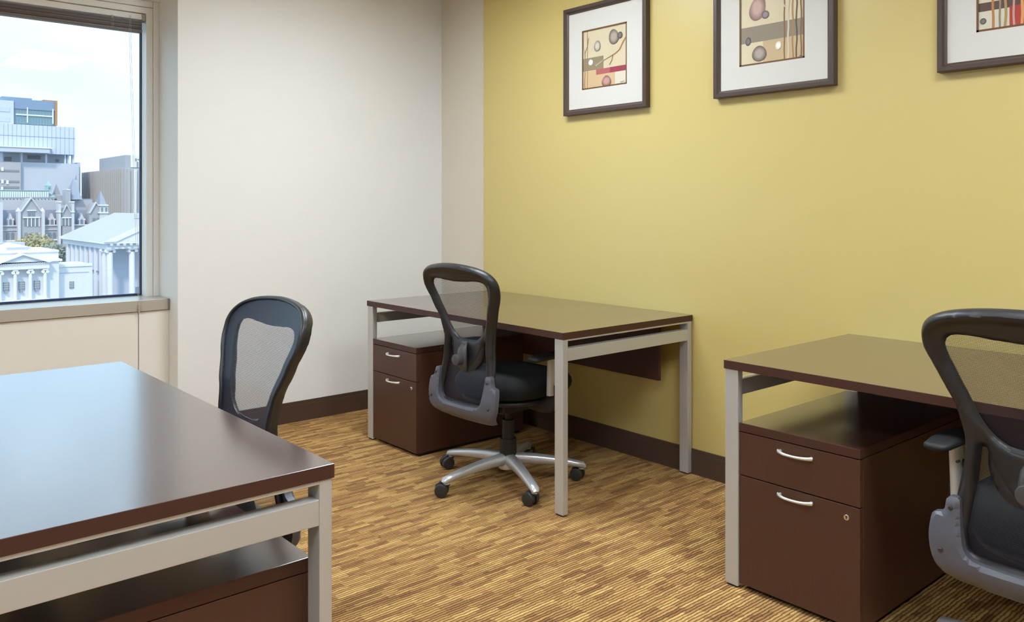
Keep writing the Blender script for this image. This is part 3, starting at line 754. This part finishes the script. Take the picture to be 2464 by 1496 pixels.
# ------------------------------------------------------------------ the city outside
def E(px, py, D):
    """point of the plane x = -D seen along a direction measured on the photograph"""
    u = (px - 1232.0) / FPX; d = Vector((math.cos(YAW) * u - math.sin(YAW), math.sin(YAW) * u + math.cos(YAW), -(py - HOR) / FPX))
    s = -D / d.x; return Vector((-D, d.y * s, CAMZ + d.z * s))
GZ = -34.0
def bx(name, m, px0, px1, py0, py1, D, dep, parent, bottom=None, bev=0):
    a = E(px0, py0, D); b = E(px1, py0, D); pm = (px0 + px1) / 2
    zt = E(pm, py0, D).z; zb = E(pm, py1, D).z if bottom is None else bottom
    return obj(name, B(-D - dep, -D, a.y, b.y, zb, zt, bev=bev), m, parent)
def prism(name, m, P, D, dep, parent, D2=None):
    """gable / pointed outline in the plane x = -D, extruded back"""
    bm = bmesh.new(); Q = [E(px, py, D) for px, py in P]
    f = [bm.verts.new(q) for q in Q]; b = [bm.verts.new(q - Vector((dep, 0, 0))) for q in Q]
    bm.faces.new(f); bm.faces.new(b[::-1])
    for i in range(len(f)): bm.faces.new((f[i], f[(i + 1) % len(f)], b[(i + 1) % len(f)], b[i]))
    return obj(name, bm, m, parent)
def pyramid(name, m, px0, px1, pyb, pya, D, dep, parent, pxa=None):
    a = E(px0, pyb, D); b = E(px1, pyb, D); pxa = (px0 + px1) / 2 if pxa is None else pxa
    ap = E(pxa, pya, D); ap.x = -D - dep / 2; bm = bmesh.new()
    zb = E((px0 + px1) / 2, pyb, D).z
    c = [bm.verts.new(v) for v in ((-D, a.y, zb), (-D, b.y, zb), (-D - dep, b.y, zb), (-D - dep, a.y, zb))]; t_ = bm.verts.new(ap)
    bm.faces.new(c)
    for i in range(4): bm.faces.new((c[i], c[(i + 1) % 4], t_))
    return obj(name, bm, m, parent)
def arched(name, m, px0, px1, py0, py1, D, parent, proud=.12):
    r = (px1 - px0) / 2; cx = (px0 + px1) / 2; P = [(px0, py1), (px1, py1)]
    for k in range(7):
        a = PI * k / 6; P.append((cx + r * math.cos(a), py0 + r * (1 - math.sin(a))))
    return prism(name, m, P, D - proud, proud, parent)
def thing(name, label, cat, group=None):
    e = empty(name); tag(e, label, cat, group); return e
XM = lambda n, c, r=.8: mat('city_' + n, (c[0], c[1] * .975, c[2] * .975), r)  # city colours paled to stand in for haze in the air
X_WHITE = XM('white', (214, 222, 232)); X_PANEL = XM('panel', (196, 208, 226)); X_PALE = XM('pale', (192, 202, 216)); X_GREY = XM('grey', (176, 180, 188)); X_BAND = XM('band', (140, 144, 150))
X_GLASS = mat('city_glass', (126, 154, 164), .3); X_BLUE = XM('blue', (128, 152, 178)); X_ORANGE = XM('orange', (178, 138, 98)); X_STONE = XM('stone', (166, 171, 180)); X_STONE2 = XM('stone_pale', (200, 205, 212))
X_SLATE = XM('slate', (146, 156, 174)); X_WIN = mat('city_window', (118, 128, 142), .3); X_ROOF = XM('roof', (178, 184, 196)); X_FIN = XM('fin', (176, 174, 172)); X_TRIM = XM('trim', (224, 230, 236)); X_COP = XM('copper', (150, 182, 184)); X_LINE = XM('joint', (150, 162, 186))
g_ = obj('ground', B(-900, -12, -260, 420, GZ - 1, GZ), XM('ground', (120, 124, 112))); tag(g_, kind='structure')

# white stepped office tower
tw = thing('office_tower', 'tall white office tower with a glazed blue top and orange edge', 'building', 'buildings outside the window'); D = 380
bx('upper_block', X_PANEL, -14, 33, 241, 300, D, 24, tw); bx('glass_block', X_GLASS, 33, 133, 263, 300, D + 1, 24, tw); bx('blue_band', X_BLUE, 33, 133, 241, 264, D + .6, 24, tw)
bx('orange_fin', X_ORANGE, 133, 138.5, 243, 302, D, 26, tw); bx('plant_room', X_BLUE, 4, 77, 234, 246, D + 8, 12, tw); bx('orange_parapet', X_ORANGE, 104, 138, 241, 245, D + 6, 12, tw)
for k in range(14): bx('glazing_bar', XM('bar', (132, 166, 184)), 38 + k * 7, 38.7 + k * 7, 263, 300, D + .7, .6, tw)
bx('light_strip', X_TRIM, 38, 126, 276, 279, D + .5, .6, tw); bx('light_strip', X_TRIM, 65, 67.5, 258, 295, D + .4, .6, tw); bx('light_strip', X_TRIM, 126, 129, 262, 298, D + .4, .6, tw)
for py in (257, 281): bx('window_strip', X_PALE, -14, 24, py, py + 11, D - .2, .5, tw)
bx('panel_block', X_PANEL, -14, 181, 301, 369, D - 2, 34, tw)
zt_, zb_ = E(83.5, 301, D - 2).z, E(83.5, 369, D - 2).z
for k in range(18):
    q = E(-2 + k * 10.5, 330, D - 2).y; obj('panel_joint', B(-D + 1.95, -D + 2.08, q, q + .10, zb_, zt_), X_LINE, tw)
bx('panel_joint', X_LINE, -14, 181, 328, 328.8, D - 2.15, .4, tw)
bx('loggia_back', X_STONE2, -14, 154, 367, 393, D + 6, 20, tw)
bx('canopy', X_PALE, -14, 120, 354, 366, D - 6, 5, tw); bx('canopy_edge', X_TRIM, -14, 128, 352.5, 355, D - 6.4, 5, tw)
for px in (3, 50, 109, 155, 162, 174): bx('loggia_column', X_PANEL, px, px + 4.6, 366, 393, D - .5, 2, tw)
for a, b, c, d in ((10, 28, 377, 387), (66, 98, 374, 383), (134, 142, 383, 389)): bx('vent', X_BAND, a, b, c, d, D + 5.8, .4, tw)
bx('lower_block', X_PALE, -14, 190, 391, 700, D - 1, 36, tw, bottom=GZ); bx('block_edge', X_PANEL, 186, 193.5, 391, 700, D + 1, 30, tw, bottom=GZ)
bx('annex', X_GREY, -14, 50, 390, 700, D - 3, 6, tw, bottom=GZ)
for py in (408, 434, 448): bx('window_strip', X_BAND, -14, 46, py, py + 5, D - 3.2, .5, tw)
for px, py in ((3, 402), (3, 432), (15, 434), (2, 449)): bx('frame_panel', X_TRIM, px, px + 6, py, py + 9, D - 3.4, .6, tw)

# striped slab tower behind on the right
st = thing('striped_tower', 'grey office tower with vertical concrete fins at the window edge', 'building', 'buildings outside the window'); D = 340
a = E(302, 400, D); zt = E(302, 404, D).z; pent = E(302, 372, D).z; bk = 62.0; rt = 46.0
obj('tower_body', B(-D - bk, -D, a.y, a.y + rt, GZ, zt), X_GREY, st)
obj('penthouse', B(-D - bk * .62, -D - 2, a.y + .5, a.y + rt, zt, pent), X_STONE, st)
for k in range(22): obj('fin', B(-D - bk + k * bk / 22 + .2, -D - bk + k * bk / 22 + 1.1, a.y - .8, a.y, GZ, zt), X_FIN, st)
for k in range(16): obj('fin', B(-D, -D + .8, a.y + .5 + k * 2.4, a.y + 1.5 + k * 2.4, GZ, zt - .4), X_TRIM if k % 2 else X_FIN, st)
obj('sign_fascia', B(-D - 3, -D - 1.4, a.y + 2.4, a.y + rt, zt + .4, pent), X_TRIM, st)
for k in range(9): obj('sign_letter', B(-D - 1.4, -D - 1.2, a.y + 4 + k * .82, a.y + 4.5 + k * .82 + (k % 3) * .1, pent - 2.3 + (.5 if k % 4 else 0), pent - 1.2 - (k % 2) * .25), X_BAND, st)
for k in range(3): obj('sign_post', B(-D - 1.4, -D - 1.2, a.y + 4.5 + k * 2.6, a.y + 5.1 + k * 2.6 + (1.2 if k == 1 else 0), zt + .4, zt + 2.6), X_BAND, st)

# grey gothic hall
gh = thing('gothic_hall', 'grey stone gothic hall with gables, dormers and pointed turrets', 'building', 'buildings outside the window'); D = 270
bx('main_wall', X_STONE, -60, 262, 541, 700, D, 30, gh, bottom=GZ)
bx('mansard_roof', X_SLATE, -60, 225, 505, 542, D + 2.5, 26, gh); bx('upper_roof', X_GREY, -60, 222, 481, 506, D + 6, 18, gh); bx('roof_block', X_SLATE, 170, 222, 478, 504, D + 7, 14, gh)
sk = bx('glazed_roof', X_COP, -60, 118, 458.5, 476, D + 9, 8, gh)
pyramid('glazed_hip', X_COP, 104, 138, 475, 459, D + 9, 8, gh, pxa=116)
for k in range(30): bx('glazing_rib', X_TRIM, -40 + k * 5.3, -37.4 + k * 5.3, 461, 474.5, D + 8.9, .3, sk)
bx('ridge_cap', X_COP, -60, 122, 457, 459.5, D + 9, 3, gh); bx('eaves', X_BAND, -60, 138, 475, 478, D + 8.5, 8, gh)
for k in range(22): pyramid('eaves_bracket', X_TRIM, -50 + k * 8.4, -44.5 + k * 8.4, 478, 484.5, D + 8.4, 1.5, gh) if not 52 < -50 + k * 8.4 < 84 else None
def gable(px0, px1, pya, pyb, Dg, label=None):
    cx = (px0 + px1) / 2
    prism('gable', X_STONE, [(px0, 720), (px1, 720), (px1, pyb), (cx, pya), (px0, pyb)], Dg, 9, gh)
    w_ = 1.4
    for s, pe in ((-1, px0), (1, px1)):
        prism('gable_coping', X_STONE2, [(pe, pyb), (pe + s * -2.4, pyb), (cx, pya + 1.5), (cx, pya - 1.5)][::s], Dg - .5, 1.2, gh)
gable(50, 101, 476, 509, D - 1.2); gable(149, 173, 493, 512, D - 1.2); gable(215, 249, 487, 513, D - 1.2)
for px in (43, 101): bx('buttress', X_STONE2, px, px + 7, 507, 700, D - 2, 3, gh, bottom=GZ); pyramid('pinnacle', X_TRIM, px - 1, px + 8, 509, 499, D - 2, 3.4, gh)
for px in (141, 173): bx('buttress', X_STONE2, px, px + 6, 484, 700, D - 2, 3, gh, bottom=GZ); bx('cap', X_TRIM, px - .6, px + 6.6, 484, 487, D - 2.3, 3.6, gh); bx('cap', X_TRIM, px - .8, px + 6.8, 508, 511, D - 2.3, 3.6, gh)
bx('buttress', X_STONE2, 0, 7, 486, 700, D - 2, 3, gh, bottom=GZ)
for cx in (25.5, 125.5, 197): 
    prism('dormer', X_STONE2, [(cx - 7, 546), (cx + 7, 546), (cx + 7, 529), (cx, 513), (cx - 7, 529)], D + .4, 6, gh); arched('window', X_WIN, cx - 3.2, cx + 3.2, 527, 542, D + .4, gh)
    for s in (-7.5, 7.5): pyramid('pinnacle', X_TRIM, cx + s - 1.4, cx + s + 1.4, 529, 524.5, D + .2, .6, gh)
for a_, b_ in ((67.5, 74.5), (77, 84)): bx('window', X_WIN, a_, b_, 508, 520, D - 1.35, .3, gh)
bx('window_hood', X_TRIM, 65, 87, 505, 507.5, D - 1.5, .5, gh); bx('string_course', X_TRIM, 55, 97, 521.5, 524.5, D - 1.6, .6, gh)
for k in range(4): bx('window', X_WIN, 59 + k * 9.3, 65 + k * 9.3, 526, 544, D - 1.35, .3, gh); bx('window_post', X_TRIM, 65.4 + k * 9.3, 67.6 + k * 9.3, 525, 545, D - 1.5, .4, gh)
for k in range(3): arched('window', X_WIN, 150.5 + k * 8.2, 155.5 + k * 8.2, 526, 542, D - 1.3, gh); bx('window_post', X_TRIM, 148 + k * 8.2, 149.8 + k * 8.2, 525, 543, D - 1.5, .4, gh)
bx('window_post', X_TRIM, 172.6, 174, 525, 543, D - 1.5, .4, gh); bx('window_hood', X_TRIM, 148, 174, 522.5, 525, D - 1.6, .5, gh)
for a_, b_ in ((223, 230), (233, 240)): bx('window', X_WIN, a_, b_, 524.5, 531, D - 1.35, .3, gh)
bx('string_course', X_STONE2, -60, 215, 541, 544, D - .4, .6, gh); bx('string_course', X_STONE2, -60, 215, 552, 554, D - .3, .5, gh); bx('string_course', X_TRIM, -60, 160, 577, 580.5, D - .5, .8, gh)
for px in (15.5, 26.5, 117, 127, 152): arched('window', X_WIN, px, px + 7.4, 559, 577, D, gh)
for px in (59, 72, 85): arched('window', X_BAND, px, px + 8, 559, 577, D - 1.2, gh)
for px in (152, 116, 90): arched('window', X_WIN, px, px + 7, 592, 616, D, gh)
pyramid('spire', X_SLATE, 171, 199, 480, 427, D + 4, 9, gh); pyramid('spire_tip', X_BAND, 182.5, 185.5, 432, 419, D + 8, 1, gh)
pyramid('spire', X_BAND, 133, 146, 468, 441, D + 12, 4, gh, pxa=139.5)
bx('cupola', X_COP, 113.5, 124, 446, 460, D + 10, 3, gh); pyramid('cupola_roof', X_COP, 112.5, 125, 447, 433, D + 10, 3.4, gh); arched('cupola_window', X_WIN, 117, 121, 449, 455, D + 10, gh)
bx('chimney', X_STONE, 158, 170, 456, 500, D + 3, 4, gh); bx('chimney_cap', X_TRIM, 161, 169, 455, 457.5, D + 2.8, 4.4, gh); bx('roof_box', X_STONE, 138, 158, 470, 484, D + 8, 6, gh)
bx('turret', X_STONE2, 240, 260, 493, 700, D - 2, 6, gh, bottom=GZ); bx('turret_cap', X_TRIM, 238, 261, 492, 495, D - 2.4, 6.6, gh); bx('turret_cap', X_TRIM, 237, 261, 510, 513, D - 2.4, 6.6, gh)
pyramid('turret_roof', X_SLATE, 240, 257, 493, 458, D - 2, 6, gh); bx('window', X_WIN, 244, 247.5, 499, 510, D - 2.2, .3, gh); bx('window', X_WIN, 254, 257.5, 499, 510, D - 2.2, .3, gh)

# white temple fronted capitol: front along +y, long side running away along -x
cp = thing('capitol', 'white classical temple with a portico of columns at the right of the view', 'building', 'buildings outside the window'); D = 170
c = E(254, 582, D); ze = c.z; za = E(254, 600, D).z; zbm = GZ; wid = 22.0; dep = 34.0; yl = c.y
obj('cella', B(-D - dep, -D - 5.5, yl + .9, yl + wid - .9, GZ, za), X_PANEL, cp)
obj('entablature', B(-D - dep, -D, yl + .2, yl + wid - .2, za, ze - .35), X_WHITE, cp); obj('cornice', B(-D - dep - .6, -D + .6, yl - .5, yl + wid + .5, ze - .35, ze), X_TRIM, cp)
bm = bmesh.new(); hr = 5.3
def roofv(x, y, z): return bm.verts.new((x, y, z))
x0, x1 = -D - dep - .6, -D + .6
v = [roofv(x1, yl - .5, ze), roofv(x1, yl + wid / 2, ze + hr), roofv(x1, yl + wid + .5, ze), roofv(x0, yl - .5, ze), roofv(x0, yl + wid / 2, ze + hr), roofv(x0, yl + wid + .5, ze)]
bm.faces.new((v[0], v[2], v[1])); bm.faces.new((v[3], v[4], v[5])); bm.faces.new((v[0], v[1], v[4], v[3])); bm.faces.new((v[1], v[2], v[5], v[4])); bm.faces.new((v[0], v[3], v[5], v[2]))
obj('roof', bm, X_ROOF, cp)
bm = bmesh.new(); v = [bm.verts.new((-D + .62 + q, yl + a_, ze + b_)) for q in (0, .3) for a_, b_ in ((-.5, .0), (wid / 2, hr), (wid + .5, 0), (wid - 1.6, 0), (wid / 2, hr - 1.0), (1.6, 0))]
for i in range(6): bm.faces.new((v[i], v[(i + 1) % 6], v[6 + (i + 1) % 6], v[6 + i]))
bm.faces.new(v[6:]); bm.faces.new(v[:6][::-1]); obj('raking_cornice', bm, X_TRIM, cp)
bm = bmesh.new(); v = [bm.verts.new((-D + .605 + q, yl + a_, ze + b_)) for q in (0, .02) for a_, b_ in ((0, 0), (wid, 0), (wid / 2, hr - .6))]
bm.faces.new(v[3:]); bm.faces.new(v[:3][::-1]); obj('tympanum', bm, X_WHITE, cp)
for k in range(18): obj('dentil', B(-D + .6, -D + .9, yl + .6 + k * 1.18, yl + 1.1 + k * 1.18, ze - .75, ze - .35), X_PALE, cp)
def column(x, y, r, zb_, zt_, parent):
    bm = bmesh.new(); cyl(bm, (x, y, zb_), (x, y, zt_ - .6), r, r * .86, n=16); o = obj('column', bm, X_TRIM, parent, smooth=True, auto=40)
    bm = bmesh.new(); box(bm, x - r * 1.25, x + r * 1.25, y - r * 1.25, y + r * 1.25, zt_ - .22, zt_)
    for s in (-1, 1): cyl(bm, (x - r, y + s * r * 1.05, zt_ - .45), (x + r, y + s * r * 1.05, zt_ - .45), .27, n=12)
    obj('capital', bm, X_TRIM, o)
for k in range(6): column(-D - .9, yl + 1.0 + k * (wid - 2.0) / 5, .62, GZ, za, cp)
column(-D - 4.2, yl + 1.0, .6, GZ, za, cp)
for k in range(8):
    x = -D - 6.0 - k * 3.7
    obj('pilaster', B(x - .55, x + .55, yl + .55, yl + .95, GZ, za), X_TRIM, cp)
    obj('window', B(x - 2.5, x - 1.5, yl + .80, yl + .92, za - 4.6, za - 1.1), X_PALE if k % 2 else X_GREY, cp)
    obj('window', B(x - 2.5, x - 1.5, yl + .80, yl + .92, za - 10.2, za - 6.6), X_PALE if k % 2 else X_GREY, cp)
    obj('window_sill', B(x - 2.7, x - 1.3, yl + .55, yl + .9, za - 4.9, za - 4.6), X_BAND, cp)
obj('portico_door', B(-D - 5.5, -D - 5.3, yl + 7.0, yl + 10.0, GZ, za - 8.0), X_BLUE, cp)
bm = bmesh.new(); cyl(bm, (-D - 9, yl + 10.2, ze + hr - .5), (-D - 9, yl + 10.2, ze + hr + 5.6), .22, .13, n=10); obj('flagpole', bm, X_TRIM, cp)
obj('roof_hatch', B(-D - 12, -D - 8, yl + 8.6, yl + 10.6, ze + hr - 1.0, ze + hr - .2), X_PANEL, cp)

# white wing with four columned front
wg = thing('capitol_wing', 'low white wing with a pedimented front and tall sash windows', 'building', 'buildings outside the window'); D = 160
bx('wing_block', X_WHITE, -20, 142, 630, 800, D + 1.2, 16, wg, bottom=GZ); bx('entablature', X_TRIM, -20, 119, 631, 648, D, 3, wg); bx('frieze_line', X_PALE, -20, 119, 647.2, 648.6, D - .05, .3, wg)
bx('cornice', X_TRIM, -20, 150, 626, 631, D + .8, 17, wg); bx('attic', X_WHITE, -24, 141, 606, 627, D + 2.5, 14, wg); bx('attic_cap', X_TRIM, -24, 142, 604, 608, D + 2.2, 14.6, wg)
prism('pediment', X_WHITE, [(-10, 637), (122, 630), (56, 612)], D, 2.4, wg)
for P in ([(-14, 638), (-8, 638), (56, 613.5), (56, 609)], [(56, 609), (56, 613.5), (117, 631), (125, 630)]): prism('raking_cornice', X_TRIM, P, D - .5, 3, wg)
for k in range(24): bx('dentil', X_PALE, -8 + k * 5.2, -5.6 + k * 5.2, 636.5 - k * .28, 638.2 - k * .28, D - .4, .4, wg)
def pxcol(px, r_px, py0):
    p = E(px, py0, D - .2); r = abs(E(px + r_px, py0, D).y - E(px - r_px, py0, D).y) / 2; column(-D - .3, p.y, r, GZ, p.z, wg)
for px, py in ((1, 652), (38, 650), (74.5, 648.5), (110, 647)): pxcol(px, 5.0, py)
for px, py in ((8, 679), (45, 677), (82, 675)):
    w1 = bx('window', X_WIN, px, px + 14, py, py + 21, D + 1.0, .5, wg)
    for k in (1, 2, 3): bx('glazing_bar', X_TRIM, px + k * 3.5 - .3, px + k * 3.5 + .3, py, py + 21, D + .9, .2, w1)
    for k in (1, 2, 3): bx('glazing_bar', X_TRIM, px, px + 14, py + k * 5.2 - .3, py + k * 5.2 + .3, D + .9, .2, w1)
    bx('air_conditioner', X_SLATE, px + 4, px + 10, py + 21, py + 27, D + .6, .8, wg)
bx('plinth', X_TRIM, -20, 119, 722, 800, D - .3, 3, wg, bottom=GZ)
bx('skylight_house', X_WHITE, -30, 73, 595, 606, D + 6, 8, wg); prism('skylight_gable', X_TRIM, [(14, 596), (73, 594), (40, 586.5)], D + 5.6, 8, wg); bx('rear_roof', X_ROOF, -30, 60, 584, 600, D + 14, 4, wg)
hy = thing('link_block', 'small white linking block with one sash window between temple and wing', 'building', 'buildings outside the window')
bx('link_wall', X_WHITE, 142, 222, 637, 800, D + 3, 10, hy, bottom=GZ); bx('link_parapet', X_TRIM, 142, 222, 635, 641, D + 2.8, 1, hy); bx('link_band', X_PALE, 142, 214, 654, 656, D + 2.9, .3, hy)
lw = bx('window', X_WIN, 167.5, 178, 677, 694, D + 2.9, .4, hy)
for k in (1, 2): bx('glazing_bar', X_TRIM, 167.5 + k * 3.5 - .3, 167.5 + k * 3.5 + .3, 677, 694, D + 2.8, .2, lw)
for k in (1, 2, 3): bx('glazing_bar', X_TRIM, 167.5, 178, 677 + k * 4.2 - .3, 677 + k * 4.2 + .3, D + 2.8, .2, lw)

# trees between the hall and the white wing
def tree(px, py, D, r, label, col):
    p = E(px, py, D); t = empty('tree', (p.x, p.y, GZ)); tag(t, label, 'tree', 'trees outside the window')
    bm = bmesh.new(); cyl(bm, (0, 0, 0), (0, 0, p.z - GZ), .35, .15, n=8); obj('trunk', bm, XM('bark', (92, 84, 74)), t)
    bm = bmesh.new()
    for k in range(900):
        d = Vector((random.gauss(0, 1), random.gauss(0, 1), random.gauss(0, .6))); d.normalize(); q = d * r * random.uniform(.55, 1.0); q.z = q.z * .75 + p.z - GZ - r * .3
        s = random.uniform(.18, .42); n = Vector((random.gauss(0, 1), random.gauss(0, 1), random.gauss(0, 1))).normalized(); a = n.orthogonal().normalized() * s; b = n.cross(a)
        bm.faces.new([bm.verts.new(q + a), bm.verts.new(q + b), bm.verts.new(q - a), bm.verts.new(q - b)])
    f = obj('foliage', bm, mat('leaf_' + label[:6], col, .9, noise=.2, nscale=2), t); f['kind'] = 'stuff'
tree(85, 578, 225, 4.4, 'golden autumn tree in front of the gothic hall', (176, 168, 130))
tree(128, 600, 215, 3.6, 'greenish half bare tree beside the white temple', (148, 156, 146))
